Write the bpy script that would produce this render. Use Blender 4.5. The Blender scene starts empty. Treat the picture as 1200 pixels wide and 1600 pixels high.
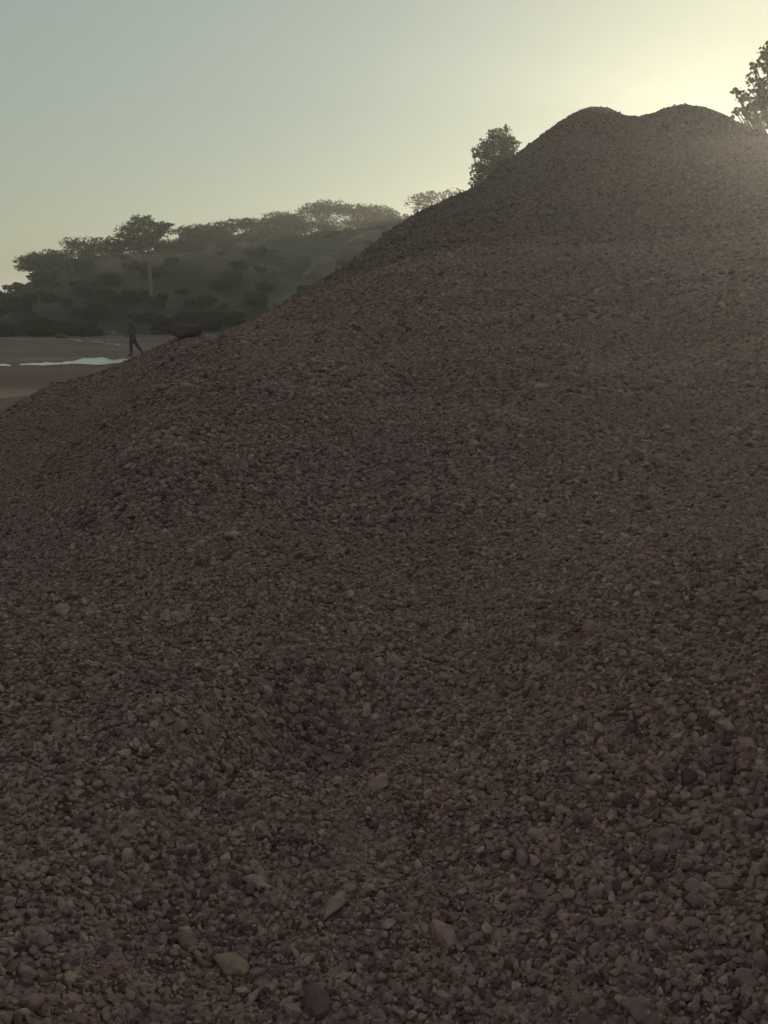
import bpy, bmesh, math, random
import numpy as np
from mathutils import Vector, Matrix

C = bpy.context.scene.collection
SC = bpy.context.scene
R = math.radians

# ------------------------------------------------------------------ camera
CAM_Z = 2.2
PITCH = R(14.46)
FPX = 1256.0                     # focal length in photograph pixels (1200 x 1600)
cam_d = bpy.data.cameras.new('camera')
cam = bpy.data.objects.new('camera', cam_d); C.objects.link(cam)
cam.location = (0, 0, CAM_Z); cam.rotation_euler = (math.pi/2 - PITCH, 0, 0)
cam_d.sensor_fit = 'VERTICAL'; cam_d.sensor_height = 32.0; cam_d.lens = 32.0*FPX/1600.0
cam_d.clip_start = 0.05; cam_d.clip_end = 12000
SC.camera = cam

# ------------------------------------------------------------------ sky and sun
SUN_EL, SUN_AZ = 9.5, 30.5       # degrees; azimuth to the right of the view
w = bpy.data.worlds.new('World'); SC.world = w; w.use_nodes = True
nt = w.node_tree; nt.nodes.clear()
sky = nt.nodes.new('ShaderNodeTexSky'); sky.sky_type = 'NISHITA'; sky.sun_disc = False
sky.sun_elevation = R(SUN_EL); sky.sun_rotation = R(SUN_AZ)
sky.altitude = 200; sky.air_density = 1.3; sky.dust_density = 2.2; sky.ozone_density = 1.5
hs = nt.nodes.new('ShaderNodeHueSaturation'); hs.inputs['Saturation'].default_value = 0.95
bg = nt.nodes.new('ShaderNodeBackground'); bg.inputs['Strength'].default_value = 0.125
wo = nt.nodes.new('ShaderNodeOutputWorld')
gm = nt.nodes.new('ShaderNodeGamma'); gm.inputs['Gamma'].default_value = 0.36
nt.links.new(sky.outputs[0], gm.inputs[0]); nt.links.new(gm.outputs[0], hs.inputs['Color']); tn = nt.nodes.new('ShaderNodeMix'); tn.data_type = 'RGBA'; tn.blend_type = 'MULTIPLY'; tn.inputs['Factor'].default_value = 1
tn.inputs['B'].default_value = (.865, .965, .845, 1); nt.links.new(hs.outputs[0], tn.inputs['A']); nt.links.new(tn.outputs['Result'], bg.inputs[0])
nt.links.new(bg.outputs[0], wo.inputs[0])
sl = bpy.data.lights.new('sun', 'SUN'); sl.energy = 2.4; sl.angle = R(0.5); sl.color = (1.0, 0.86, 0.66)
sun = bpy.data.objects.new('sun', sl); C.objects.link(sun)
sdir = Vector((math.sin(R(SUN_AZ))*math.cos(R(SUN_EL)), math.cos(R(SUN_AZ))*math.cos(R(SUN_EL)), math.sin(R(SUN_EL))))
sun.rotation_euler = sdir.to_track_quat('Z', 'Y').to_euler(); sun.location = (20, 30, 40)

SC.view_settings.view_transform = 'Standard'; SC.view_settings.look = 'None'
SC.view_settings.exposure = 1.12; SC.view_settings.gamma = 1.0
SC.cycles.max_bounces = 5; SC.cycles.diffuse_bounces = 1; SC.cycles.glossy_bounces = 2
SC.cycles.volume_bounces = 1; SC.cycles.transparent_max_bounces = 6

rng = np.random.default_rng(7)
random.seed(7)

# ------------------------------------------------------------------ picture geometry helpers
def ray(u, v):
    cx, cy = (u-600)/FPX, -(v-800)/FPX
    return cx, math.cos(PITCH)+cy*math.sin(PITCH), -math.sin(PITCH)+cy*math.cos(PITCH)
def at(u, v, r):
    """world point seen at photo pixel (u, v) at horizontal distance r"""
    x, y, z = ray(u, v); k = r/math.hypot(x, y)
    return np.array((x*k, y*k, CAM_Z+z*k))
def az_of(u, v):
    x, y, z = ray(u, v); return math.atan2(x, y)

# ------------------------------------------------------------------ value noise (numpy)
def make_noise(seed):
    g = np.random.default_rng(seed).random((256, 256))
    def f(x, y):
        xi = np.floor(x).astype(int); yi = np.floor(y).astype(int)
        fx = x-xi; fy = y-yi; fx = fx*fx*(3-2*fx); fy = fy*fy*(3-2*fy)
        a = g[xi % 256, yi % 256]; b = g[(xi+1) % 256, yi % 256]
        c = g[xi % 256, (yi+1) % 256]; d = g[(xi+1) % 256, (yi+1) % 256]
        return (a*(1-fx)+b*fx)*(1-fy)+(c*(1-fx)+d*fx)*fy - 0.5
    return f
N1, N2, N3, N4 = [make_noise(s) for s in (1, 2, 3, 4)]

# ------------------------------------------------------------------ the ore pile as a height field
PTS = [  # (u, v, r): photograph pixel and horizontal distance from the camera
 (-300,1600,1.35),(0,1600,1.38),(300,1600,1.42),(600,1600,1.42),(900,1600,1.40),(1200,1600,1.36),(1500,1600,1.3),
 (-300,1300,2.1),(0,1300,2.08),(300,1300,2.06),(600,1300,2.06),(900,1300,2.0),(1200,1300,1.92),(1600,1300,1.8),
 (-300,1000,3.4),(0,1000,3.35),(300,1000,3.22),(600,1000,3.2),(900,1000,3.1),(1200,1000,2.95),(1600,1000,2.7),
 (-200,850,5.6),(0,850,5.5),(150,850,4.65),(300,850,4.25),(600,850,4.3),(900,850,4.1),(1200,850,3.9),(1600,850,3.5),
 (0,700,9.6),(100,700,8.7),(235,700,5.95),(350,700,6.15),(600,700,6.1),(900,700,5.9),(1200,700,5.6),(1600,700,4.8),
 (100,640,12.4),(180,600,13.7),(255,610,8.5),(350,600,8.8),(600,600,8.6),(900,600,8.2),(1200,600,7.8),(1600,600,7.0),
 (330,540,13.0),(450,520,13.6),(600,500,13.4),(800,490,12.8),(1000,485,12.4),(1200,480,12.0),(1600,470,11),
 (470,480,18.0),(600,430,18.5),(750,400,19),(1000,385,19),(1200,368,18.5),(1600,370,17),
 (600,412,23),(750,382,23.5),(1000,368,23.5),(1200,350,23),(1600,365,22),
 (620,375,29.0),(750,325,30),(900,275,30.5),(1000,278,30.5),(1100,270,30.5),(1200,282,30),(1600,360,29),
 (820,275,34),(925,222,34.5),(990,230,35),(1075,216,34.5),(1200,245,34.5),
]
OUT = [(-1500,1100,4.2),(-500,850,7.4),(-200,735,9.8),(0,641,12.6),(50,614,13.6),(85,598,14.2),(187,566,15.2),(203,559,15.3),(234,547,15.2),(262,534,15.1),(276,529,15.3),(306,528,15.9),(335,528,16.6),
 (353,519,17.3),(400,499,19.5),(470,458,23),(540,418,28),(580,384,31),(627,348,33.5),(680,318,35),(740,290,36),
 (820,230,37),(868,196,37.6),(900,175,38),(918,169,38),(945,169,38.2),(972,180,38.7),(992,184,39),(1020,177,38.8),
 (1050,167,38.3),(1072,163,38),(1095,166,38),(1140,183,38),(1200,209,38),(1300,226,38),(1500,280,37),(1900,400,33),(2600,800,20),(4500,1300,6)]
OUT = [(az_of(u, v), *(lambda p: (r, p[2]))(at(u, v, r))) for u, v, r in OUT]
o_az = np.array([o[0] for o in OUT]); o_r = np.array([o[1] for o in OUT]); o_z = np.array([o[2] for o in OUT])
P = np.array([at(*p) for p in PTS])
ctrl = np.column_stack([np.arctan2(P[:, 0], P[:, 1]), np.log(np.hypot(P[:, 0], P[:, 1])), P[:, 2]])
sel = (o_az > -0.65) & (o_az < 0.9)
ctrl = np.vstack([ctrl, np.column_stack([o_az[sel], np.log(o_r[sel]), o_z[sel]])])
ctrl = np.vstack([ctrl, [[a, math.log(0.4), 0.67] for a in (-.9, -.45, 0, .45, .9)]])
SX = 2.2
def _phi(d2): return 0.5*d2*np.log(d2+1e-9)
A = ctrl[:, :2]*np.array([SX, 1.0]); n = len(A)
K = _phi(((A[:, None]-A[None])**2).sum(-1)) + np.eye(n)*2e-4
Q = np.column_stack([np.ones(n), A])
M = np.block([[K, Q], [Q.T, np.zeros((3, 3))]])
W = np.linalg.solve(M, np.concatenate([ctrl[:, 2], np.zeros(3)]))
def tps(az, lr):
    X = az*SX; out = np.full(X.shape, W[n]) + W[n+1]*X + W[n+2]*lr
    for i in range(n):
        out += W[i]*_phi((X-A[i, 0])**2+(lr-A[i, 1])**2)
    return out
def sstep(a, b, x):
    t = np.clip((x-a)/(b-a), 0, 1); return t*t*(3-2*t)
BUMPS = [ # x-pixel, y-pixel, r, radius, height : heaps and hollows near the camera
 (320,1195,2.45,0.32,0.11),(250,1165,2.5,.25,.04),(590,1245,2.25,0.24,0.09),(470,1270,2.2,.22,.07),(470,1180,2.5,0.38,-0.16),(500,1110,2.75,.3,-.05),(330,1420,1.75,0.25,-0.04),
 (520,1390,1.85,.3,.04),(130,1260,2.2,0.3,0.05),(900,1010,3.05,0.5,0.06),(1150,1110,2.6,0.5,0.07),(1150,900,3.6,0.6,0.09),(760,1080,2.85,0.4,-0.06),(1050,1000,3.1,.35,-.05),
 (266,560,12.6,1.1,.13),(262,590,9.8,1.0,.15),(256,620,8.2,.9,.15),(244,665,6.8,.7,.12),(222,730,5.5,.6,.08),(320,610,8.7,.9,-.12),(290,680,6.5,.7,-.08),(150,640,9.8,1.2,-.15),(90,740,6.9,1.0,-.10),(250,960,3.5,0.4,-0.05),(420,860,4.1,.5,.06),(700,780,4.9,.6,.07),(560,740,5.4,.6,-.07),(900,700,5.8,.7,.09),(1050,760,5.0,.6,-.07),(400,640,7.6,.9,.09),(640,610,8.3,1.0,-.1),(820,560,9.6,1.2,.12),(1080,600,8,1.0,.1)]
BW = [(at(u, v, r)[0], at(u, v, r)[1], s, h) for u, v, r, s, h in BUMPS]
def pile_h(x, y):
    x = np.atleast_1d(np.asarray(x, float)); y = np.atleast_1d(np.asarray(y, float))
    r = np.maximum(np.hypot(x, y), 0.05); az = np.arctan2(x, y)
    azc = np.clip(az, -0.62, 0.80)
    h = tps(azc, np.log(np.maximum(r, 0.4)))
    rc = np.interp(az, o_az, o_r); zc = np.interp(az, o_az, o_z)
    rc = np.where(az < o_az[0], 4.0, rc); zc = np.where(az < o_az[0], 0.5, zc)
    rc = np.where(az > o_az[-1], 5.0, rc); zc = np.where(az > o_az[-1], 0.8, zc)
    # blend to a low apron behind and beside the camera
    out = sstep(0.55, 1.1, np.abs(az-0.05))
    apron = 0.67 + (zc-0.67)*sstep(0.8, 1.0, r/rc)
    h = h*(1-out)+apron*out
    near = sstep(0.9, 0.4, r); h = h*(1-near)+0.67*near
    d = r-rc
    fall = zc+0.05 - 0.66*np.maximum(d, 0) + 0.8*np.maximum(-d-.15, 0)
    k = 0.12+0.012*r
    t = np.clip(0.5+0.5*(fall-h)/k, 0, 1)
    inside = h
    h = np.where(d > -3, fall*(1-t)+h*t - k*t*(1-t)*0.4, inside)
    # lumps of the tipped material
    amp = sstep(0.3, 2.0, r)
    h = h + amp*(0.05*N1(x*0.9+3, y*0.9)+0.035*N2(x*2.1, y*2.1+7)+0.02*N3(x*4.7, y*4.7))
    far = sstep(8, 25, r)
    h = h + far*(0.30*N4(x*0.33, y*0.33)+0.18*N2(x*0.8+5, y*0.8)) *sstep(0, 4, np.abs(d)+1.2)
    h = h + far*0.07*N3(x*2.3, y*2.3)
    for bx, by, s, hh in BW:
        h = h + hh*np.exp(-((x-bx)**2+(y-by)**2)/(2*(s*0.6)**2))
    return h

# ------------------------------------------------------------------ the scrub hill behind
HC = [(-700,505),(-100,503),(0,470),(40,446),(90,428),(150,405),(225,396),(300,382),(380,374),(450,368),(520,356),(600,350),
      (680,330),(760,310),(900,300),(1200,305),(1700,400),(2600,700)]
h_az = np.array([az_of(u, v) for u, v in HC]); h_r = 94.0
h_z = np.array([at(u, v, h_r)[2] for u, v in HC])
h_z = np.maximum(h_z, 0.0)
def hill_h(x, y):
    x = np.atleast_1d(np.asarray(x, float)); y = np.atleast_1d(np.asarray(y, float))
    r = np.hypot(x, y); az = np.arctan2(x, y)
    zc = np.interp(az, h_az, h_z, left=0, right=0)
    base = 65+3*np.sin(az*9)
    s = sstep(0, 1, (r-base)/(h_r-base))*0.6+0.4*np.clip((r-base)/(h_r-base), 0, 1)
    back = sstep(150, 98, r)*0.7+0.3
    hh = zc*s*np.where(r > 98, back, 1.0)
    hh = hh*sstep(260, 150, r)
    on = sstep(base, base+6, r)*np.clip(zc/4, 0, 1)*sstep(240, 150, r)
    hh = hh + on*(1.1*N1(x*0.10+9, y*0.10)+0.7*N2(x*0.28, y*0.28)+0.25*N3(x*0.8, y*0.8))
    return hh - 0.02

# ------------------------------------------------------------------ mesh and object helpers
def mesh_np(name, verts, faces, smooth=False):
    me = bpy.data.meshes.new(name)
    verts = np.asarray(verts, np.float32); faces = np.asarray(faces, np.int32)
    me.vertices.add(len(verts)); me.vertices.foreach_set('co', verts.ravel())
    k = faces.shape[1]
    me.loops.add(faces.size); me.loops.foreach_set('vertex_index', faces.ravel())
    me.polygons.add(len(faces)); me.polygons.foreach_set('loop_start', np.arange(0, faces.size, k, dtype=np.int32))
    me.update(calc_edges=True)
    if smooth: me.polygons.foreach_set('use_smooth', np.ones(len(faces), bool))
    me.validate(); return me
def link(name, me, m=None, parent=None):
    o = bpy.data.objects.new(name, me); C.objects.link(o)
    if m: me.materials.clear(); me.materials.append(m)
    if parent: o.parent = parent
    return o
def tag(o, label=None, cat=None, group=None, kind=None):
    if label: o['label'] = label
    if cat: o['category'] = cat
    if group: o['group'] = group
    if kind: o['kind'] = kind
    return o
def empty(name, loc):
    o = bpy.data.objects.new(name, None); C.objects.link(o); o.location = loc; o.empty_display_size = 0.2
    return o
def polar_sheet(name, azs, rs, hf, m):
    AZ, RR = np.meshgrid(azs, rs, indexing='ij')
    X = RR*np.sin(AZ); Y = RR*np.cos(AZ)
    Z = hf(X.ravel(), Y.ravel())
    v = np.column_stack([X.ravel(), Y.ravel(), Z])
    na, nr = len(azs), len(rs)
    i = np.arange(na-1)[:, None]*nr+np.arange(nr-1)[None]
    f = np.stack([i, i+1, i+nr+1, i+nr], -1).reshape(-1, 4)
    return v, f

# ------------------------------------------------------------------ materials
def mat(name):
    m = bpy.data.materials.new(name); m.use_nodes = True
    b = m.node_tree.nodes['Principled BSDF']; return m, m.node_tree, b
def N(nt, t, **kw):
    nd = nt.nodes.new(t)
    for k, v in kw.items():
        if k.startswith('i_'): nd.inputs[k[2:].replace('_', ' ')].default_value = v
        else: setattr(nd, k, v)
    return nd
def ramp(nt, fac, stops):
    r = nt.nodes.new('ShaderNodeValToRGB'); cr = r.color_ramp
    while len(cr.elements) > len(stops): cr.elements.remove(cr.elements[-1])
    while len(cr.elements) < len(stops): cr.elements.new(0.5)
    for e, (p, c) in zip(cr.elements, stops): e.position = p; e.color = (*c, 1)
    nt.links.new(fac, r.inputs[0]); return r

STONE = [(0.0, (.075, .038, .037)), (.22, (.160, .083, .081)), (.45, (.248, .142, .138)), (.62, (.250, .162, .130)),
         (.8, (.345, .196, .174)), (.93, (.370, .240, .185)), (1.0, (.33, .25, .19))]
def big_tint(nt, col):
    """broad patches of redder and greyer ore, fixed to the ground"""
    geo = N(nt, 'ShaderNodeNewGeometry')
    n = N(nt, 'ShaderNodeTexNoise', i_Scale=0.35, i_Detail=3.0); nt.links.new(geo.outputs['Position'], n.inputs['Vector'])
    r = ramp(nt, n.outputs['Fac'], [(.35, (.95, .97, 1.0)), (.5, (1, 1, 1)), (.66, (1.05, .98, .95))])
    mx = N(nt, 'ShaderNodeMix', data_type='RGBA', blend_type='MULTIPLY'); mx.inputs['Factor'].default_value = 1
    nt.links.new(col, mx.inputs['A']); nt.links.new(r.outputs[0], mx.inputs['B'])
    return mx.outputs['Result']

def stone_mat(name, instancer):
    m, nt, b = mat(name)
    if instancer:
        a = N(nt, 'ShaderNodeAttribute', attribute_name='tone', attribute_type='INSTANCER'); f = a.outputs['Fac']
    else:
        a = N(nt, 'ShaderNodeObjectInfo'); f = a.outputs['Random']
    r = ramp(nt, f, STONE)
    tc = N(nt, 'ShaderNodeTexCoord')
    n = N(nt, 'ShaderNodeTexNoise', i_Scale=1.6 if instancer else 9.0, i_Detail=5.0, i_Roughness=.65)
    nt.links.new(tc.outputs['Object'] if not instancer else N(nt, 'ShaderNodeNewGeometry').outputs['Position'], n.inputs['Vector'])
    if instancer: n.inputs['Scale'].default_value = 60
    rr = ramp(nt, n.outputs['Fac'], [(.3, (.72, .70, .68)), (.7, (1.22, 1.2, 1.2))])
    mx = N(nt, 'ShaderNodeMix', data_type='RGBA', blend_type='MULTIPLY'); mx.inputs['Factor'].default_value = 1
    nt.links.new(r.outputs[0], mx.inputs['A']); nt.links.new(rr.outputs[0], mx.inputs['B'])
    nt.links.new(big_tint(nt, mx.outputs['Result']), b.inputs['Base Color'])
    b.inputs['Roughness'].default_value = .8; b.inputs['Specular IOR Level'].default_value = .3
    bp = N(nt, 'ShaderNodeBump', i_Strength=.5, i_Distance=.004); nt.links.new(n.outputs['Fac'], bp.inputs['Height'])
    nt.links.new(bp.outputs[0], b.inputs['Normal'])
    return m
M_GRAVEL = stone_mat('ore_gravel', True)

def pile_mat():
    m, nt, b = mat('ore_pile')
    g = N(nt, 'ShaderNodeNewGeometry')
    v = N(nt, 'ShaderNodeTexVoronoi', i_Scale=26.0); nt.links.new(g.outputs['Position'], v.inputs['Vector'])
    v2 = N(nt, 'ShaderNodeTexVoronoi', i_Scale=11.0); nt.links.new(g.outputs['Position'], v2.inputs['Vector'])
    sp = N(nt, 'ShaderNodeSeparateColor'); nt.links.new(v.outputs['Color'], sp.inputs[0])
    r = ramp(nt, sp.outputs[0], STONE)
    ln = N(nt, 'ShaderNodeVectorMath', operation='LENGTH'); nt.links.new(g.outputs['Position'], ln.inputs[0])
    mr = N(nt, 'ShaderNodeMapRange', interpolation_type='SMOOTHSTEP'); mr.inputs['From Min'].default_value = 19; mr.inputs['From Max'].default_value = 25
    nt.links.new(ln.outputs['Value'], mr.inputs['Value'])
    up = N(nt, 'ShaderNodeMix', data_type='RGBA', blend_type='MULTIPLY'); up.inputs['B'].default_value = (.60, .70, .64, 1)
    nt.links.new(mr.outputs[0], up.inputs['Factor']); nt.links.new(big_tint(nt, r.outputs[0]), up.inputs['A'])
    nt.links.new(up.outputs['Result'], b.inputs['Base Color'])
    b.inputs['Roughness'].default_value = .9; b.inputs['Specular IOR Level'].default_value = .2
    ad = N(nt, 'ShaderNodeMath', operation='MULTIPLY_ADD'); ad.inputs[1].default_value = 1.6
    nt.links.new(v2.outputs['Distance'], ad.inputs[0]); nt.links.new(v.outputs['Distance'], ad.inputs[2])
    bp = N(nt, 'ShaderNodeBump', i_Strength=1.0, i_Distance=.035, invert=True); nt.links.new(ad.outputs[0], bp.inputs['Height'])
    nt.links.new(bp.outputs[0], b.inputs['Normal'])
    return m
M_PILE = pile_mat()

def ground_mat():
    m, nt, b = mat('red_earth')
    g = N(nt, 'ShaderNodeNewGeometry')
    mp = N(nt, 'ShaderNodeMapping'); mp.inputs['Scale'].default_value = (.5, 1.3, 1); nt.links.new(g.outputs['Position'], mp.inputs[0])
    n = N(nt, 'ShaderNodeTexNoise', i_Scale=.22, i_Detail=8.0, i_Roughness=.62, i_Distortion=.4); nt.links.new(mp.outputs[0], n.inputs['Vector'])
    r = ramp(nt, n.outputs['Fac'], [(.3, (.085, .036, .027)), (.48, (.145, .066, .048)), (.58, (.18, .090, .066)), (.70, (.24, .150, .12))])
    nt.links.new(r.outputs[0], b.inputs['Base Color'])
    n2 = N(nt, 'ShaderNodeTexNoise', i_Scale=3.0, i_Detail=8.0, i_Roughness=.7); nt.links.new(g.outputs['Position'], n2.inputs['Vector'])
    bp = N(nt, 'ShaderNodeBump', i_Strength=.7, i_Distance=.08); nt.links.new(n2.outputs['Fac'], bp.inputs['Height'])
    nt.links.new(bp.outputs[0], b.inputs['Normal'])
    b.inputs['Roughness'].default_value = .8
    return m
M_GROUND = ground_mat()

def hill_mat():
    m, nt, b = mat('scrub_hill')
    g = N(nt, 'ShaderNodeNewGeometry')
    n = N(nt, 'ShaderNodeTexNoise', i_Scale=.13, i_Detail=9.0, i_Roughness=.68, i_Distortion=.6); nt.links.new(g.outputs['Position'], n.inputs['Vector'])
    r = ramp(nt, n.outputs['Fac'], [(.42, (.028, .036, .014)), (.48, (.048, .050, .022)), (.54, (.11, .072, .050)), (.68, (.17, .118, .078))])
    nt.links.new(r.outputs[0], b.inputs['Base Color'])
    n2 = N(nt, 'ShaderNodeTexNoise', i_Scale=1.4, i_Detail=8.0, i_Roughness=.7); nt.links.new(g.outputs['Position'], n2.inputs['Vector'])
    bp = N(nt, 'ShaderNodeBump', i_Strength=1.0, i_Distance=.5); nt.links.new(n2.outputs['Fac'], bp.inputs['Height'])
    nt.links.new(bp.outputs[0], b.inputs['Normal']); b.inputs['Roughness'].default_value = .95
    return m
M_HILL = hill_mat()

def leaf_mat(name, c1, c2, trans=.35):
    m, nt, b = mat(name)
    g = N(nt, 'ShaderNodeNewGeometry')
    n = N(nt, 'ShaderNodeTexNoise', i_Scale=.9, i_Detail=3.0); nt.links.new(g.outputs['Position'], n.inputs['Vector'])
    r = ramp(nt, n.outputs['Fac'], [(.35, c1), (.65, c2)])
    rv = N(nt, 'ShaderNodeMix', data_type='RGBA', blend_type='MULTIPLY'); rv.inputs['Factor'].default_value = .8
    rr = ramp(nt, g.outputs['Random Per Island'], [(0, (.55, .6, .5)), (1, (1.3, 1.25, 1.1))])
    nt.links.new(r.outputs[0], rv.inputs['A']); nt.links.new(rr.outputs[0], rv.inputs['B'])
    d = N(nt, 'ShaderNodeBsdfDiffuse'); t = N(nt, 'ShaderNodeBsdfTranslucent'); mx = N(nt, 'ShaderNodeMixShader'); mx.inputs[0].default_value = trans
    nt.links.new(rv.outputs['Result'], d.inputs[0]); nt.links.new(rv.outputs['Result'], t.inputs[0])
    nt.links.new(d.outputs[0], mx.inputs[1]); nt.links.new(t.outputs[0], mx.inputs[2])
    nt.nodes.remove(b); nt.links.new(mx.outputs[0], nt.nodes['Material Output'].inputs[0])
    return m
M_LEAF = leaf_mat('acacia_leaves', (.036, .050, .016), (.080, .092, .030), .16)
M_LEAF2 = leaf_mat('broad_leaves', (.060, .085, .035), (.12, .145, .065), .45)
M_PALE = leaf_mat('dry_leaves', (.10, .10, .045), (.16, .15, .075), .5)
M_SHRUB = leaf_mat('shrub_leaves', (.034, .048, .020), (.078, .084, .038), .2)
def plain(name, col, rough=.85, var=.25, scale=8.0):
    m, nt, b = mat(name)
    tc = N(nt, 'ShaderNodeTexCoord'); n = N(nt, 'ShaderNodeTexNoise', i_Scale=scale, i_Detail=4.0); nt.links.new(tc.outputs['Object'], n.inputs['Vector'])
    r = ramp(nt, n.outputs['Fac'], [(.3, tuple(c*(1-var) for c in col)), (.7, tuple(c*(1+var) for c in col))])
    nt.links.new(r.outputs[0], b.inputs['Base Color']); b.inputs['Roughness'].default_value = rough
    bp = N(nt, 'ShaderNodeBump', i_Strength=.4, i_Distance=.01); nt.links.new(n.outputs['Fac'], bp.inputs['Height']); nt.links.new(bp.outputs[0], b.inputs['Normal'])
    return m
M_BARK = plain('grey_bark', (.20, .16, .125))
M_SKIN = plain('brown_skin', (.12, .065, .045), .6, .1)
M_SHIRT = plain('slate_shirt', (.030, .040, .045), .9, .2)
M_TROUSERS = plain('dark_trousers', (.028, .034, .038), .9, .2)
M_HAIR = plain('black_hair', (.012, .011, .010), .6, .2)
M_SHOE = plain('dark_shoe', (.05, .032, .026), .7, .2)

# ------------------------------------------------------------------ setting: ground sheet, hill, puddles, pile
def flat(x, y):
    r = np.hypot(x, y)
    return (0.03*N1(x*.12, y*.12)+0.006*N2(x*.5, y*.5))*sstep(300, 100, r)
rs = np.concatenate([np.linspace(0.01, 60, 260), np.geomspace(61, 2600, 80)])
v, f = polar_sheet('ground', np.linspace(-math.pi, math.pi, 361), rs, flat, None)
tag(link('ground', mesh_np('ground', v, f, True), M_GROUND), kind='structure')

v, f = polar_sheet('hill', np.linspace(-.62, .95, 420), np.linspace(58, 262, 330), hill_h, None)
# sink the rim under the ground sheet
v[:, 2] -= .25*(sstep(66, 58, np.hypot(v[:, 0], v[:, 1]))+sstep(240, 262, np.hypot(v[:, 0], v[:, 1])))
tag(link('scrub_hill', mesh_np('scrub_hill', v, f, True), M_HILL), kind='structure')

azs = np.concatenate([np.linspace(-math.pi, -.62, 90)[:-1], np.linspace(-.62, .62, 820), np.linspace(.62, math.pi, 90)[1:]])
rs = np.concatenate([[0.02, .2, .4, .6, .8], np.geomspace(1.0, 36, 560), np.linspace(36.1, 62, 130)])
v, f = polar_sheet('ore_pile', azs, rs, pile_h, None)
keep = (v[f].max(1)[:, 2] > -0.6)
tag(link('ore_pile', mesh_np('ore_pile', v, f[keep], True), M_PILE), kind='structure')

m, nt_, b = mat('puddle_water'); b.inputs['Base Color'].default_value = (.34, .31, .28, 1); b.inputs['Roughness'].default_value = .12  # pale base colour helps stand in for the bright sky reflection
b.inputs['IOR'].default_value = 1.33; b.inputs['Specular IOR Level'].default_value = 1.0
g_ = N(nt_, 'ShaderNodeNewGeometry'); n_ = N(nt_, 'ShaderNodeTexNoise', i_Scale=2.5, i_Detail=3.0); nt_.links.new(g_.outputs['Position'], n_.inputs['Vector'])
bp_ = N(nt_, 'ShaderNodeBump', i_Strength=.35, i_Distance=.04); nt_.links.new(n_.outputs['Fac'], bp_.inputs['Height']); nt_.links.new(bp_.outputs[0], b.inputs['Normal'])
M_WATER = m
def on_ground(u, v):
    x, y, z = ray(u, v); k = CAM_Z/-z; return x*k, y*k
def puddle(u0, u1, vc0, vc1, hv, seed, lab, up=.03):
    """long wet patch: u range, centre line v, half height in photo pixels -> an outline on the ground"""
    rr = random.Random(seed); ns = 46; top = []; bot = []
    for i in range(ns+1):
        t = i/ns; u = u0+(u1-u0)*t; vc = vc0+(vc1-vc0)*t
        e = max(0.02, math.sin(math.pi*t)**.45)
        j = .55+.45*math.sin(t*9+seed)*math.sin(t*23+seed*2)+rr.uniform(-.25, .25)
        j = .7+.3*math.sin(t*7+seed)*math.sin(t*17+seed*2); a = hv*e*j; c = hv*e*(.7+.3*math.sin(t*11+seed*3))
        top.append(on_ground(u, vc-a)); bot.append(on_ground(u, vc+c))
    vs = [(x, y, up+.062*max(0, math.hypot(x, y)-math.hypot(*bot[k_]))) for k_, (x, y) in enumerate(top)]+[(x, y, up) for x, y in bot]  # far edge tilted up, unlike level water, so the sheet mirrors sky
    fs = [(i, ns+1+i, ns+2+i, i+1) for i in range(ns)]
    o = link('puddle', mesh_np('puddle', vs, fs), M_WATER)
    tag(o, kind='structure'); o['label'] = lab; return o
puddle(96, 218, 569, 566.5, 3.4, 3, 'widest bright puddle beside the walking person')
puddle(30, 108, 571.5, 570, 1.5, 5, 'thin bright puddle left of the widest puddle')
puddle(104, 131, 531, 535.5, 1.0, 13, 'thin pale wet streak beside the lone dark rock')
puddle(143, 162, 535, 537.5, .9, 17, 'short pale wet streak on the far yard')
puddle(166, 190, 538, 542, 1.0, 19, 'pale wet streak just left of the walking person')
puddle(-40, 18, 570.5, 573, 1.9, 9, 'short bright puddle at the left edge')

def hill_path():
    M_ = plain('pale_track', (.115, .082, .062), .9, .3, 1.5); vs = []; ns = 60
    for i in range(ns+1):
        t = i/ns; u = 425+170*t; rr = 71+22*t; wd = .5*(1.0+.5*math.sin(t*17)+.35*math.sin(t*41+1))
        for sgn in (-1, 0, 1):
            a = az_of(u, 430)+sgn*wd/rr; r2 = rr+sgn*.3; x, y = r2*math.sin(a), r2*math.cos(a)
            vs.append((x, y, float(hill_h(x, y)[0])+(.10 if sgn == 0 else .02)))
    f_ = [(3*i+k, 3*i+k+1, 3*i+k+4, 3*i+k+3) for i in range(ns) for k in range(2)]
    o = link('path', mesh_np('path', vs, f_, True), M_); tag(o, kind='structure'); o['label'] = 'pale worn track climbing the hill slope'
hill_path()

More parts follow.
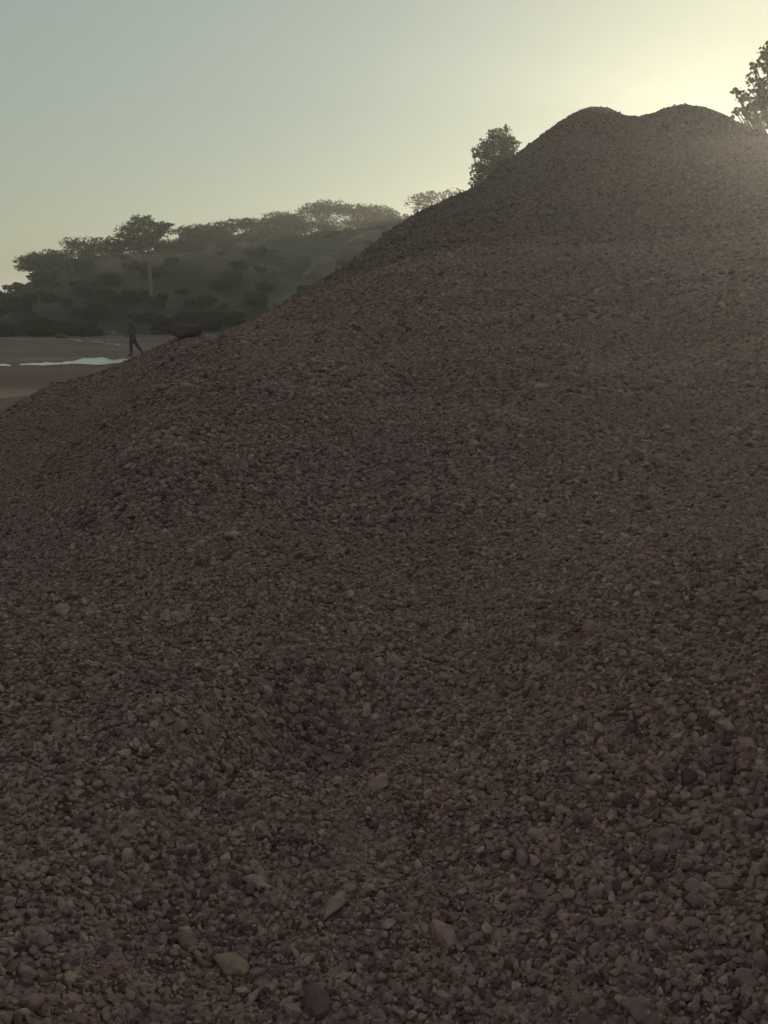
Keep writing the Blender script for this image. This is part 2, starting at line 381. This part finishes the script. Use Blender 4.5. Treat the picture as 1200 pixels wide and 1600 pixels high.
# ------------------------------------------------------------------ loose gravel over the pile (uncountable: one object)
def scatter():
    bands = [  # r0, r1, density per square metre, mean size, half azimuth
        (0.9, 2.6, 10500, .0058, .75), (2.6, 4.5, 7600, .0067, .62), (4.5, 7.5, 4500, .0089, .56), (7.5, 12, 2500, .0120, .54),
        (12, 20, 800, .0185, .53), (20, 40, 200, .023, .53)]
    out = []
    for r0, r1, dens, size, ha in bands:
        n = int(ha*(r1*r1-r0*r0)*dens)
        r = np.sqrt(rng.uniform(r0*r0, r1*r1, n)); a = rng.uniform(-ha, ha, n)
        rc = np.interp(a, o_az, o_r); ok = r < rc+1.2
        r, a = r[ok], a[ok]
        s = size*np.exp(rng.normal(0, .42, len(r)))
        big = rng.random(len(r)) < .008; s[big] *= rng.uniform(1.5, 2.3, big.sum())
        s = np.minimum(s, size*2.6)
        out.append(np.column_stack([r*np.sin(a), r*np.cos(a), s]))
    # beside and behind the camera, outside the photo but in reach of a step aside
    n = 110000; a = rng.uniform(.5, math.pi, n)*rng.choice([-1, 1], n); r = np.sqrt(rng.uniform(0, 81, n))
    r[:9000] = rng.uniform(0, .95, 9000); a[:9000] = rng.uniform(-math.pi, math.pi, 9000)
    ok = r < np.interp(a, o_az, o_r, left=4, right=5)+.8; r, a = r[ok], a[ok]
    s = .0125*np.exp(rng.normal(0, .35, len(r))); out.append(np.column_stack([r*np.sin(a), r*np.cos(a), s]))
    d = np.vstack(out); x, y, s = d.T; n = len(x)
    # patches where finer material lies
    fine = N2(x*1.1+20, y*1.1); fine2 = N3(x*2.3+11, y*2.3); s = s*(1+.4*fine+.35*fine2)
    flank = sstep(0.03, -0.03, np.arctan2(x, y)-np.interp(np.hypot(x, y), [4, 5, 6, 8.5, 15], [-.42, -.37, -.32, -.295, -.27]))*sstep(4.5, 6, np.hypot(x, y))
    s = s*(1-.38*flank)
    z = pile_h(x, y); e = .03
    nx = -(pile_h(x+e, y)-z)/e; ny = -(pile_h(x, y+e)-z)/e
    nrm = np.column_stack([nx, ny, np.ones(n)]); nrm /= np.linalg.norm(nrm, axis=1)[:, None]
    sc = np.column_stack([s*rng.uniform(.85, 1.45, n), s*rng.uniform(.7, 1.05, n), s*rng.uniform(.42, .85, n)])
    lift = rng.uniform(-.6, 1.0, n)*sc[:, 2]
    p = np.column_stack([x, y, z])+nrm*lift[:, None]
    # rotation matrices: align to normal, tilt, spin
    nrm = nrm+rng.normal(0, .38, (n, 3)); nrm /= np.linalg.norm(nrm, axis=1)[:, None]
    ph = rng.uniform(0, 2*math.pi, n); t = np.column_stack([np.cos(ph), np.sin(ph), np.zeros(n)])
    t = t-nrm*(t*nrm).sum(1)[:, None]; t /= np.linalg.norm(t, axis=1)[:, None]
    bt = np.cross(nrm, t)
    # columns t, bt, nrm -> XYZ euler
    r00, r10, r20 = t.T; r21 = bt[:, 2]; r22 = nrm[:, 2]
    rot = np.column_stack([np.arctan2(r21, r22), np.arcsin(np.clip(-r20, -1, 1)), np.arctan2(r10, r00)])
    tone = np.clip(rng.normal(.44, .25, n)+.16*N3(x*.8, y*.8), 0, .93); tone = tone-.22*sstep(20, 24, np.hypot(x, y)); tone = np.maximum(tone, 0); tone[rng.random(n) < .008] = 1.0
    return p, rot, sc, tone
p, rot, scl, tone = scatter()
me = bpy.data.meshes.new('gravel'); me.vertices.add(len(p)); me.vertices.foreach_set('co', p.astype(np.float32).ravel())
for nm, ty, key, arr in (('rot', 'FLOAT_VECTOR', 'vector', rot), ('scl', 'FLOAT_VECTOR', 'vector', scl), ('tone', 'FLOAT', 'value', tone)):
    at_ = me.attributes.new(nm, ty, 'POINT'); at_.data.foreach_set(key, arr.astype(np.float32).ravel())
NV = 14
at_ = me.attributes.new('idx', 'INT', 'POINT'); at_.data.foreach_set('value', rng.integers(0, NV, len(p)).astype(np.int32))
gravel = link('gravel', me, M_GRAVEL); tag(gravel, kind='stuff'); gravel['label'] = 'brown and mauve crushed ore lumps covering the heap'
ng = bpy.data.node_groups.new('gravel_scatter', 'GeometryNodeTree')
ng.interface.new_socket('Geometry', in_out='INPUT', socket_type='NodeSocketGeometry')
ng.interface.new_socket('Geometry', in_out='OUTPUT', socket_type='NodeSocketGeometry')
gi = ng.nodes.new('NodeGroupInput'); go = ng.nodes.new('NodeGroupOutput'); L = ng.links.new
g2i = ng.nodes.new('GeometryNodeGeometryToInstance')
for k in range(NV):
    ic = N(ng, 'GeometryNodeMeshIcoSphere'); ic.inputs['Radius'].default_value = 1; ic.inputs['Subdivisions'].default_value = 2
    rv = N(ng, 'FunctionNodeRandomValue', data_type='FLOAT_VECTOR')
    ic.inputs['Subdivisions'].default_value = 1 if k % 3 == 0 else 2
    q = .34 if k % 3 == 0 else .44; rv.inputs[0].default_value = (-q, -q, -q); rv.inputs[1].default_value = (q, q, q); rv.inputs['Seed'].default_value = 100+k
    sp = ng.nodes.new('GeometryNodeSetPosition'); L(ic.outputs['Mesh'], sp.inputs['Geometry']); L(rv.outputs[0], sp.inputs['Offset'])
    ch = ng.nodes.new('GeometryNodeConvexHull'); L(sp.outputs[0], ch.inputs[0])
    ss = ng.nodes.new('GeometryNodeSubdivisionSurface'); ss.inputs['Level'].default_value = 1
    ss.inputs['Edge Crease'].default_value = .8
    L(ch.outputs[0], ss.inputs['Mesh'])
    sm = ng.nodes.new('GeometryNodeSetMaterial'); sm.inputs['Material'].default_value = M_GRAVEL; L(ss.outputs[0] if k % 4 == 3 else ch.outputs[0], sm.inputs[0])
    L(sm.outputs[0], g2i.inputs[0])
iop = ng.nodes.new('GeometryNodeInstanceOnPoints'); L(gi.outputs[0], iop.inputs['Points']); L(g2i.outputs[0], iop.inputs['Instance'])
iop.inputs['Pick Instance'].default_value = True
def attr(nm, ty):
    a = N(ng, 'GeometryNodeInputNamedAttribute', data_type=ty); a.inputs['Name'].default_value = nm; return a.outputs['Attribute']
L(attr('idx', 'INT'), iop.inputs['Instance Index'])
e2r = ng.nodes.new('FunctionNodeEulerToRotation'); L(attr('rot', 'FLOAT_VECTOR'), e2r.inputs[0]); L(e2r.outputs[0], iop.inputs['Rotation'])
L(attr('scl', 'FLOAT_VECTOR'), iop.inputs['Scale']); L(iop.outputs[0], go.inputs[0])
md = gravel.modifiers.new('scatter', 'NODES'); md.node_group = ng

# ------------------------------------------------------------------ rocks one can point at
def rock_mesh(seed, size, rough=.24, flatz=False):
    """broken lump: a ball cut by random planes, edges worn, surface pitted"""
    rr = random.Random(seed); g = np.random.default_rng(seed); bm = bmesh.new()
    bmesh.ops.create_icosphere(bm, subdivisions=4, radius=1)
    pl = g.normal(size=(13, 3)); pl /= np.linalg.norm(pl, axis=1)[:, None]; hh = g.uniform(1-rough*1.7, 1.0, 13)
    if flatz: pl = np.vstack([pl, [[.05, .08, 1]]]); hh = np.append(hh, .42)
    D = np.array([v_.co[:] for v_ in bm.verts])
    q = hh[None]/np.maximum(D@pl.T, 1e-3); q = np.minimum(q, 1.15)
    rad = -np.log(np.exp(-22*q).sum(1))/22
    nz = N3(D[:, 0]*3+seed, D[:, 1]*3+D[:, 2]*2)*.07+N2(D[:, 0]*9+seed, D[:, 1]*9+D[:, 2]*7)*.03
    for v_, r_ in zip(bm.verts, rad+nz): v_.co = (v_.co.x*r_*size[0]*1.12, v_.co.y*r_*size[1]*1.12, v_.co.z*r_*size[2]*1.12)
    me = bpy.data.meshes.new('rock'); bm.to_mesh(me); bm.free(); return me
def hit(u, v):
    """first point where the pixel's ray meets the pile (or the yard)"""
    x, y, z = ray(u, v); q = math.hypot(x, y)
    rr = np.geomspace(1.0, 45, 4000); X = x/q*rr; Y = y/q*rr; Z = CAM_Z+z/q*rr
    H = pile_h(X, Y); i = np.argmax(Z < H)
    if Z[i] < H[i]: return X[i], Y[i], H[i], rr[i]
    k = CAM_Z/-z; return x*k, y*k, 0.0, q*k
def rockmat(name, col): return plain(name, (col[0]*.95, col[1]*.82, col[2]*.80), .85, .35, 38)
RM = {'pale': rockmat('pale_ore', (.34, .245, .19)), 'pink': rockmat('pink_ore', (.27, .165, .150)), 'red': rockmat('red_ore', (.25, .135, .115)),
      'grey': rockmat('grey_ore', (.20, .132, .125)), 'dark': rockmat('dark_ore', (.115, .070, .066)), 'tan': rockmat('tan_ore', (.25, .17, .135)),
      'brown': rockmat('brown_ore', (.19, .118, .108))}
ROCKS = [ # u, v, width px, height px, turn, tone, label
 (691,1463,30,44,20,'pink','pinkish oblong lump standing on end near the bottom, the largest pink one'),
 (520,1418,26,42,-30,'pink','slanting pink lump left of the largest pink lump near the bottom'),
 (361,1512,36,40,35,'tan','broad tan slab lying flat near the bottom left of centre'),
 (495,1567,32,44,0,'dark','large dark rounded lump at the bottom edge'),
 (997,1578,38,32,-25,'grey','grey angular lump at the bottom edge right of centre'),
 (1003,1519,32,16,-5,'grey','flat grey lump just above the bottom-edge grey lump'),
 (406,1380,36,14,-25,'pale','thin pale bent chip above the brown tilted lump, left of centre'),
 (426,1405,18,36,0,'brown','upright brown lump just below the thin pale bent chip'),
 (292,1474,26,24,0,'brown','rounded brown lump above and left of the broad tan slab'),
 (257,1254,20,16,15,'tan','small egg shaped tan lump above the left foreground'),
 (590,1226,32,26,-35,'pink','chunky pink lump on the low mound in the lower middle'),
 (1030,1312,34,24,-30,'brown','wedge shaped brown lump leaning in the lower right'),
 (1086,1392,28,26,0,'grey','blocky grey lump below and right of the leaning wedge'),
 (847,1394,26,16,-35,'brown','slanted brown lump in the lower middle right'),
 (919,1366,30,12,-8,'tan','thin flat tan chip up and right of the slanted brown lump'),
 (542,1389,24,15,20,'tan','tan flake above the slanting pink lump'),
 (607,1445,20,12,0,'pale','small pale lump between the two biggest pink lumps'),
 (1047,1450,24,24,15,'pink','pink lump below the blocky grey lump at lower right'),
 (1170,1532,26,20,0,'grey','grey lump near the bottom right corner'),
 (320,1131,22,34,0,'brown','tall narrow brown lump left of the middle'),
 (278,1134,24,20,20,'brown','squat brown lump beside the tall narrow one'),
 (92,1142,22,26,0,'brown','upright brown lump towards the left edge'),
 (1134,1136,28,14,5,'pale','pale flat lump towards the right edge'),
 (1190,934,26,16,0,'pink','rounded pink lump at the right edge'),
 (260,963,16,18,0,'pink','round pinkish pebble, left one of the side-by-side pair'),
 (279,967,20,18,30,'pink','pointed pinkish pebble, right one of the side-by-side pair'),
 (270,1021,20,16,20,'tan','tan lump just below the side-by-side pebble pair'),
 (362,837,22,8,-10,'pale','thin pale sliver, brightest piece on the left half of the heap'),
 (341,822,16,7,0,'grey','small grey sliver next to the brightest pale sliver'),
 (615,1034,24,12,-10,'pink','flat pink lump near the middle of the heap'),
 (548,930,12,11,0,'pale','small pale pebble in the middle of the heap'),
 (976,840,18,12,15,'pale','pale rounded lump, left one of the pair at right of centre'),
 (1014,831,16,12,0,'tan','tan rounded lump, right one of the pair at right of centre'),
 (919,980,22,16,-15,'red','reddish lump below the pale and tan pair'),
 (846,607,18,10,-25,'pale','pale lump high on the near slope, right of centre'),
 (1042,948,12,10,30,'pale','tiny pale lump between reddish lump and right edge'),
 (1130,382,11,6,0,'pale','pale lump far up where the upper heap begins'),
 (97,958,26,14,0,'pink','pinkish lump at left, level with the pebble pair'),
 (97,1015,16,14,0,'red','reddish lump at left below the level pinkish lump'),
 (75,925,18,12,0,'brown','brown lump at far left above the pinkish lumps'),
]
for i, (u, v_, wpx, hpx, turn, tone_, lab) in enumerate(ROCKS):
    x, y, z, r = hit(u, v_)
    dist = math.sqrt(r*r+(CAM_Z-z)**2); px = dist/FPX
    sx = wpx*px/2; sz = hpx*px/2*.9
    el = math.atan2(CAM_Z-z, r)
    along = sz/max(.35, math.sin(el)) if hpx < wpx*1.6 else sz/max(.5, math.sin(el))
    along = min(along, sx*1.8) if hpx <= wpx else along
    o = link('rock', rock_mesh(50+i, (sx, along, min(sx, along)*.62)), RM[tone_])
    o.location = (x, y, z+min(sx, along)*.16); o.rotation_euler = (R(random.uniform(-8, 12)), R(random.uniform(-10, 10)), R(turn)-math.atan2(x, y))
    tag(o, lab, 'rock', 'larger lumps on the ore heap')
# dark slab on the tip of the near spur
q_ = at(290, 530, 14.9); x, y = q_[0], q_[1]; z = float(pile_h(x, y)[0])
o = link('rock', rock_mesh(9, (.25, .18, .19), .2, True), RM['dark']); o.location = (x, y, z+.17); o.rotation_euler = (.05, .03, .4)
tag(o, 'dark flat-topped slab lying on the tip of the near spur', 'rock', 'larger lumps on the ore heap')
x, y = on_ground(97, 528); o = link('rock', rock_mesh(10, (.42, .3, .16)), RM['dark']); o.location = (x, y, .1)
tag(o, 'dark rock lying alone out on the reddish yard at far left', 'rock')
x, y = on_ground(178, 524); o = link('rock', rock_mesh(12, (.22, .2, .2)), RM['pale']); o.location = (x, y, .12)
tag(o, 'pale rock on the yard behind the walking person', 'rock')

# ------------------------------------------------------------------ trees
def tube(pts, rads, sides=7):
    vs, fs = [], []
    for i, (p_, r_) in enumerate(zip(pts, rads)):
        p_ = Vector(p_); d = (Vector(pts[min(i+1, len(pts)-1)])-Vector(pts[max(i-1, 0)])).normalized()
        a = d.orthogonal().normalized(); b_ = d.cross(a)
        for k in range(sides):
            t = 2*math.pi*k/sides; vs.append(p_+(a*math.cos(t)+b_*math.sin(t))*r_)
    for i in range(len(pts)-1):
        for k in range(sides):
            fs.append((i*sides+k, i*sides+(k+1) % sides, (i+1)*sides+(k+1) % sides, (i+1)*sides+k))
    return vs, fs
def join(parts):
    V, F = [], []
    for vs, fs in parts:
        o_ = len(V); V += [tuple(q) for q in vs]; F += [tuple(i+o_ for i in q) for q in fs]
    return V, F
def leaves(centres, radii, counts, size, seed, shape=1.6, gapscale=1.0):
    """leaf sprays filling ellipsoids, thinned by noise so that gaps and clumps appear"""
    g = np.random.default_rng(seed); allv = []
    for c, rd, cnt in zip(centres, radii, counts):
        d = g.normal(size=(cnt, 3)); d /= np.linalg.norm(d, axis=1)[:, None]
        rad = g.random(cnt)**(1/2.2)
        p_ = d*rad[:, None]
        # gather into sprays
        k = max(6, cnt//14); cen = g.normal(size=(k, 3)); cen /= np.linalg.norm(cen, axis=1)[:, None]; cen *= (g.random(k)**.5)[:, None]
        idx = g.integers(0, k, cnt); p_ = np.where(g.random(cnt)[:, None] < .78, cen[idx]+g.normal(0, .095, (cnt, 3)), p_)
        p_ = np.array(c)+p_*np.array(rd)
        a = g.normal(size=(cnt, 3)); a[:, 2] *= .5; a /= np.linalg.norm(a, axis=1)[:, None]
        b_ = np.cross(a, g.normal(size=(cnt, 3))); b_ /= np.linalg.norm(b_, axis=1)[:, None]
        s = size*g.uniform(.55, 1.3, cnt)[:, None]
        a = a*s*shape*.5; b_ = b_*s*.5
        allv.append(np.stack([p_-a, p_+b_*.9, p_+a, p_-b_*.9], 1))
    v_ = np.concatenate(allv).reshape(-1, 3)
    return v_, np.arange(len(v_)).reshape(-1, 4)
def tree(name, label, base_u, base_r, blobs, leaf=.13, dens=56, m=M_LEAF, trunk_r=.14, group=None, base_v=480, baseh=None, cat='tree', seed=0, lean=0, depthk=1.0, forkk=.62):
    """blobs: crown clumps given as photo pixels (u, v, half width, half height) at the tree's own distance"""
    a = az_of(base_u, base_v); bx, by = base_r*math.sin(a), base_r*math.cos(a)
    bz = float(hill_h(bx, by)[0]) if baseh is None else baseh
    t = empty(name, (bx, by, bz)); tag(t, label, cat, group)
    g = random.Random(seed); cs, rd, cn = [], [], []
    for i, (u, v_, hw, hh) in enumerate(blobs):
        rr = base_r+g.uniform(-.5, .5)*hw/FPX*base_r
        pt = at(u, v_, rr); k = rr/FPX
        cs.append((pt[0]-bx, pt[1]-by, pt[2]-bz)); rd.append((hw*k, hw*k*.8*depthk, hh*k))
        vol = 4*hw*hh*k*k
        cn.append(int(max(60, dens*vol/(leaf*leaf)*.09)))
    v1, f1 = leaves(cs, rd, cn, leaf, seed+5)
    link('crown', mesh_np('crown', v1, f1), m, t)
    # trunk and limbs
    top = Vector(np.mean(np.array(cs), axis=0)); parts = []
    fork = Vector((top.x*.35+lean, top.y*.35, max(.3, min(c[2] for c in cs)*forkk)))
    parts.append(tube([(0, 0, -.4), (fork.x*.25+.03, fork.y*.3, fork.z*.4), tuple(fork)], [trunk_r*1.25, trunk_r, trunk_r*.8]))
    for c, q in zip(cs, rd):
        for s_ in range(3):
            e = Vector(c)+Vector((g.uniform(-.75, .75)*q[0], g.uniform(-.6, .6)*q[1], g.uniform(-.3, .7)*q[2]))
            mid = fork.lerp(e, .5)+Vector((g.uniform(-.1, .1), g.uniform(-.1, .1), g.uniform(0, .2)))*q[0]
            parts.append(tube([tuple(fork), tuple(mid), tuple(e)], [trunk_r*.6, trunk_r*.33, trunk_r*.1], 5))
            for w_ in range(2):
                e2 = e.lerp(mid, .4)+Vector((g.uniform(-.5, .5)*q[0], g.uniform(-.5, .5)*q[1], g.uniform(0, .6)*q[2]))
                parts.append(tube([tuple(e.lerp(mid, .5)), tuple(e2)], [trunk_r*.2, trunk_r*.06], 4))
    V, F = join(parts); link('trunk', mesh_np('trunk', V, F, True), M_BARK, t)
    return t

GR = 'acacia trees along the hilltop'
tree('acacia_tree', 'wide flat topped acacia leaning out at the left end of the hilltop', 85, 92,
     [(60,408,34,8),(85,402,38,10),(45,418,20,6),(100,420,36,14),(75,430,20,8)], seed=1, group=GR, dens=75)
tree('acacia_tree', 'open twiggy acacia between flat leaning acacia and tall single tree', 140, 93,
     [(112,382,18,11),(138,386,24,14),(165,384,22,12),(150,402,34,12)], seed=2, group=GR, dens=42)
tree('acacia_tree', 'tall tree with bare pale trunk standing in front of the hill', 237, 74,
     [(222,346,20,10),(210,362,30,14),(245,360,24,12),(195,380,28,14),(225,384,36,14),(258,384,20,9),(250,352,16,6),(264,352,10,3)], seed=3, dens=52, base_v=480, trunk_r=.17, forkk=.95)
tree('acacia_tree', 'low dense acacia just right of the tall single tree', 310, 93,
     [(292,362,20,8),(315,364,30,12),(300,378,28,12),(345,358,26,10),(335,376,34,14)], seed=4, group=GR, dens=70)
tree('acacia_tree', 'low acacia with gap of sky under its crown, mid hilltop', 385, 94,
     [(375,350,26,8),(400,352,26,10),(372,372,26,10),(405,372,30,14)], seed=5, group=GR, dens=62)
tree('acacia_tree', 'dense rounded acacia left of the highest flat crown', 445, 94,
     [(440,342,30,10),(430,360,30,16),(465,352,26,16),(455,374,30,14)], seed=6, group=GR, dens=80)
tree('acacia_tree', 'acacia with the highest flat crown on the hilltop', 508, 95,
     [(510,322,34,10),(490,332,26,10),(530,330,26,10),(508,354,34,16)], seed=7, group=GR, dens=45)
tree('acacia_tree', 'broad acacia right of the highest flat crown', 565, 95,
     [(560,330,28,10),(590,334,26,12),(565,350,34,14),(600,350,24,10)], seed=8, group=GR, dens=62)
tree('acacia_tree', 'thin acacia touching the edge of the ore heap', 618, 93,
     [(608,338,20,9),(628,342,20,8),(600,354,22,9)], seed=9, group=GR, dens=40)
tree('dry_tree', 'pale wispy treetop showing above the heap edge', 690, 88,
     [(655,318,24,14),(680,310,26,12),(708,304,22,10),(670,335,30,14)], leaf=.16, seed=10, m=M_PALE, dens=22)
tree('bushy_tree', 'bushy round tree rising behind the left shoulder of the heap', 775, 46,
     [(780,217,19,15),(762,230,17,12),(795,227,15,13),(772,250,27,19),(751,241,13,7),(750,268,17,13),(790,202,6,6),(768,208,6,6),(742,285,9,7),(807,222,8,4),(795,246,18,16),(776,272,20,16),(740,234,5,4)], leaf=.085, seed=11, m=M_LEAF2, dens=56, baseh=0.0, trunk_r=.11)
tree('leafy_tree', 'large leafy tree cut off by the right edge of the photo', 1270, 46,
     [(1152,142,8,5),(1150,176,8,7),(1164,196,14,6),(1196,76,8,7),(1197,84,12,10),(1182,102,12,8),(1203,112,14,12),(1174,124,12,8),(1190,140,20,14),(1160,150,10,7),(1178,160,22,12),(1196,168,20,14),(1168,174,14,7),
      (1202,190,16,12),(1180,186,12,6),(1230,90,30,30),(1230,150,40,36),(1280,70,50,46),(1290,150,55,50),(1350,120,46,60),(1240,200,30,18)],
     leaf=.14, seed=12, m=M_LEAF2, dens=40, baseh=0.0, trunk_r=.22)

# ------------------------------------------------------------------ scrub on the hill: prototypes, then copies
def shrub_mesh(seed, flat_=.6):
    g = random.Random(seed); cs, rd, cn = [], [], []
    for i in range(7):
        cs.append((g.uniform(-.6, .6), g.uniform(-.5, .5), g.uniform(.25, .75)*flat_*1.4)); q = g.uniform(.3, .55); rd.append((q, q, q*flat_)); cn.append(190)
    v_, f_ = leaves(cs, rd, cn, .13, seed); V = [tuple(q) for q in v_]; F = [tuple(int(i) for i in q) for q in f_]
    parts = [(V, F)]
    for i in range(5): parts.append(tube([(0, 0, -.2), tuple(Vector(cs[i])*.9)], [.03, .008], 4))
    V, F = join(parts); return mesh_np('shrub', V, F)
SHM = [shrub_mesh(s) for s in (21, 22, 23, 24, 25)]
for me in SHM: me.materials.append(M_SHRUB)
def shrub(x, y, z, s, label, group):
    o = link('shrub', random.choice(SHM)); o.location = (x, y, z-.05*s); o.scale = (s*random.uniform(.9, 1.4), s, s*random.uniform(.7, 1.1))
    o.rotation_euler = (0, 0, random.uniform(0, 6.28)); tag(o, label, 'shrub', group); return o
for i in range(150):
    u = random.uniform(-10, 640); rr = random.uniform(68, 93); a = az_of(u, 450)
    if abs((u-430)/160-(rr-72)/21) < .13: continue
    x, y = rr*math.sin(a), rr*math.cos(a)
    if N1(np.array([x*.12]), np.array([y*.12]))[0] < -.05 and random.random() < .6: continue
    shrub(x, y, float(hill_h(x, y)[0]), random.uniform(.5, 1.6), 'dark green scrub bush on the slope below the hilltop trees', 'scrub bushes on the hill slope')
for i in range(34):
    u = -60+i*(9.5 if i < 22 else 13)+random.uniform(-4, 4); rr = random.uniform(63, 68); a = az_of(u, 500); x, y = rr*math.sin(a), rr*math.cos(a)
    if 178 < u < 242: continue
    shrub(x, y, max(0, float(hill_h(x, y)[0])), random.uniform(.8, 1.7), 'dark bush in the shadowy row along the foot of the hill', 'bushes along the foot of the hill')
for i, (u, rr, s, lb) in enumerate([(3, 90, 1.5, 'larger olive bush against the sky at the very left edge of the photo'), (24, 91, 1.1, 'smaller olive bush just right of the edge bush, below the leaning acacia')]):
    a = az_of(u, 465); x, y = rr*math.sin(a), rr*math.cos(a)
    shrub(x, y, max(0, float(hill_h(x, y)[0])), s, lb, 'bushes at the left edge of the hill')

# ------------------------------------------------------------------ the walking person
def skin_obj(name, pts, edges, m, parent, root=0, sub=2):
    """pts: (x, y, z, radius_x, radius_y)"""
    me = bpy.data.meshes.new(name); me.from_pydata([p_[:3] for p_ in pts], edges, [])
    o = link(name, me, m, parent)
    sk = o.modifiers.new('skin', 'SKIN'); sk.use_smooth_shade = True
    for i, p_ in enumerate(pts):
        sv = me.skin_vertices[0].data[i]; sv.radius = (p_[3], p_[4] if len(p_) > 4 else p_[3]); sv.use_root = (i == root)
    o.modifiers.new('subdivision', 'SUBSURF').levels = sub; o.modifiers['subdivision'].render_levels = sub
    return o
def person():
    gx, gy = on_ground(209, 557)
    t = empty('person', (gx, gy, .02)); t.rotation_euler = (0, 0, math.atan2(-gx, gy)+R(8)); t.scale = (1.02,)*3
    tag(t, 'person in dark shirt and trousers walking left beside the puddle', 'person')
    # faces -X; local Y is sideways.  hip height .9
    HIP, CH, NK = (0, 0, .92), (-.03, 0, 1.28), (-.05, 0, 1.46)
    LF = dict(hip=(-.01, -.09, .88), knee=(-.10, -.09, .49), ank=(-.10, -.09, .085), toe=(-.27, -.10, .035), heel=(-.06, -.09, .04))
    RB = dict(hip=(.02, .09, .88), knee=(.14, .09, .50), ank=(.38, .09, .17), toe=(.29, .10, .04), heel=(.43, .09, .13))
    A1 = dict(sh=(-.03, -.19, 1.39), el=(.09, -.23, 1.13), wr=(.04, -.22, .88))    # near arm swung back
    A2 = dict(sh=(-.04, .19, 1.39), el=(-.07, .23, 1.12), wr=(-.20, .21, .92))
    pts = [(*HIP, .13, .10), (-.01, 0, 1.08, .12, .09), (*CH, .15, .10), (-.045, 0, 1.40, .11, .085), (*NK, .05), (-.06, 0, 1.53, .052),
           (-.07, 0, 1.60, .085, .095), (-.065, 0, 1.67, .085, .095), (-.06, 0, 1.72, .045)]
    ed = [(i, i+1) for i in range(8)]
    def chain(start, lst):
        prev = start
        for q in lst: pts.append(q); ed.append((prev, len(pts)-1)); prev = len(pts)-1
        return prev
    for G in (LF, RB):
        an = chain(0, [(*G['hip'], .085), (*G['knee'], .058), (*G['ank'], .04)])
        chain(an, [(*G['heel'], .035)]); chain(an, [((G['ank'][0]*.5+G['toe'][0]*.5), G['toe'][1], G['toe'][2]+.03, .04, .03), (*G['toe'], .028, .02)])
    for G in (A1, A2):
        wr = chain(3, [(*G['sh'], .055), (*G['el'], .04), (*G['wr'], .027)])
        x, y, z = G['wr']; palm = chain(wr, [(x-.015, y, z-.06, .026, .036)])
        for k, (dx, ln) in enumerate(((-.036, .065), (-.012, .08), (.012, .075), (.034, .058))):
            chain(palm, [(x-.015+dx, y, z-.10, .0095), (x-.03+dx, y, z-.10-ln*.5, .009), (x-.048+dx, y, z-.10-ln, .0075)])
        chain(palm, [(x-.055, y, z-.055, .011), (x-.075, y, z-.09, .009)])
    skin_obj('body', pts, ed, M_SKIN, t, 0)
    # nose as part of the head is too small here; hair cap
    bm = bmesh.new(); bmesh.ops.create_uvsphere(bm, u_segments=20, v_segments=14, radius=.112)
    for v_ in bm.verts:
        v_.co.z *= 1.02; v_.co.y *= .88
        if v_.co.x < -.035 and v_.co.z < .035: v_.co *= .62
        if v_.co.z < -.05: v_.co.z = -.05+(v_.co.z+.05)*.3
    me = bpy.data.meshes.new('hair'); bm.to_mesh(me); bm.free(); o = link('hair', me, M_HAIR, t); o.location = (-.052, 0, 1.665)
    for p_ in me.polygons: p_.use_smooth = True
    pts2 = [(.0, 0, .86, .155, .125), (0, 0, 1.06, .145, .11), (-.03, 0, 1.28, .17, .12), (-.045, 0, 1.40, .13, .10), (-.05, 0, 1.45, .07)]
    ed2 = [(0, 1), (1, 2), (2, 3), (3, 4)]
    for G in (A1, A2):
        pts2.append((*G['sh'], .075)); ed2.append((3, len(pts2)-1)); pts2.append((*G['el'], .056)); ed2.append((len(pts2)-2, len(pts2)-1))
        w2 = tuple(a*.35+b*.65 for a, b in zip(G['el'], G['wr'])); pts2.append((*w2, .045)); ed2.append((len(pts2)-2, len(pts2)-1))
    skin_obj('shirt', pts2, ed2, M_SHIRT, t, 1)
    pts3 = [(0, 0, .94, .135, .115)]; ed3 = []
    for G in (LF, RB):
        pts3.append((*G['hip'], .11)); ed3.append((0, len(pts3)-1)); pts3.append((*G['knee'], .078)); ed3.append((len(pts3)-2, len(pts3)-1))
        a = tuple(p_*.12+q*.88 for p_, q in zip(G['knee'], G['ank'])); pts3.append((*a, .062)); ed3.append((len(pts3)-2, len(pts3)-1))
    skin_obj('trousers', pts3, ed3, M_TROUSERS, t, 0)
    for G in (LF, RB):
        h_, q = Vector(G['heel']), Vector(G['toe'])
        d = q-h_; pts4 = [(*(h_-d*.08), .042), (*(h_+d*.45+Vector((0, 0, .012))), .045), (*(q+Vector((0, 0, .005))), .038, .03)]
        skin_obj('shoe', pts4, [(0, 1), (1, 2)], M_SHOE, t, 0, 1)
person()

# ------------------------------------------------------------------ dusty evening air
bm = bmesh.new(); bmesh.ops.create_cube(bm, size=1)
me = bpy.data.meshes.new('haze'); bm.to_mesh(me); bm.free()
m = bpy.data.materials.new('haze'); m.use_nodes = True; hn = m.node_tree; hn.nodes.clear()
pv = hn.nodes.new('ShaderNodeVolumePrincipled'); pv.inputs['Color'].default_value = (.97, .96, .93, 1)
pv.inputs['Density'].default_value = .0019; pv.inputs['Anisotropy'].default_value = .68
ho = hn.nodes.new('ShaderNodeOutputMaterial'); hn.links.new(pv.outputs[0], ho.inputs['Volume'])
o = link('haze', me, m); o.location = (0, 0, 9); o.scale = (5400, 5400, 20.6)
tag(o, kind='stuff')
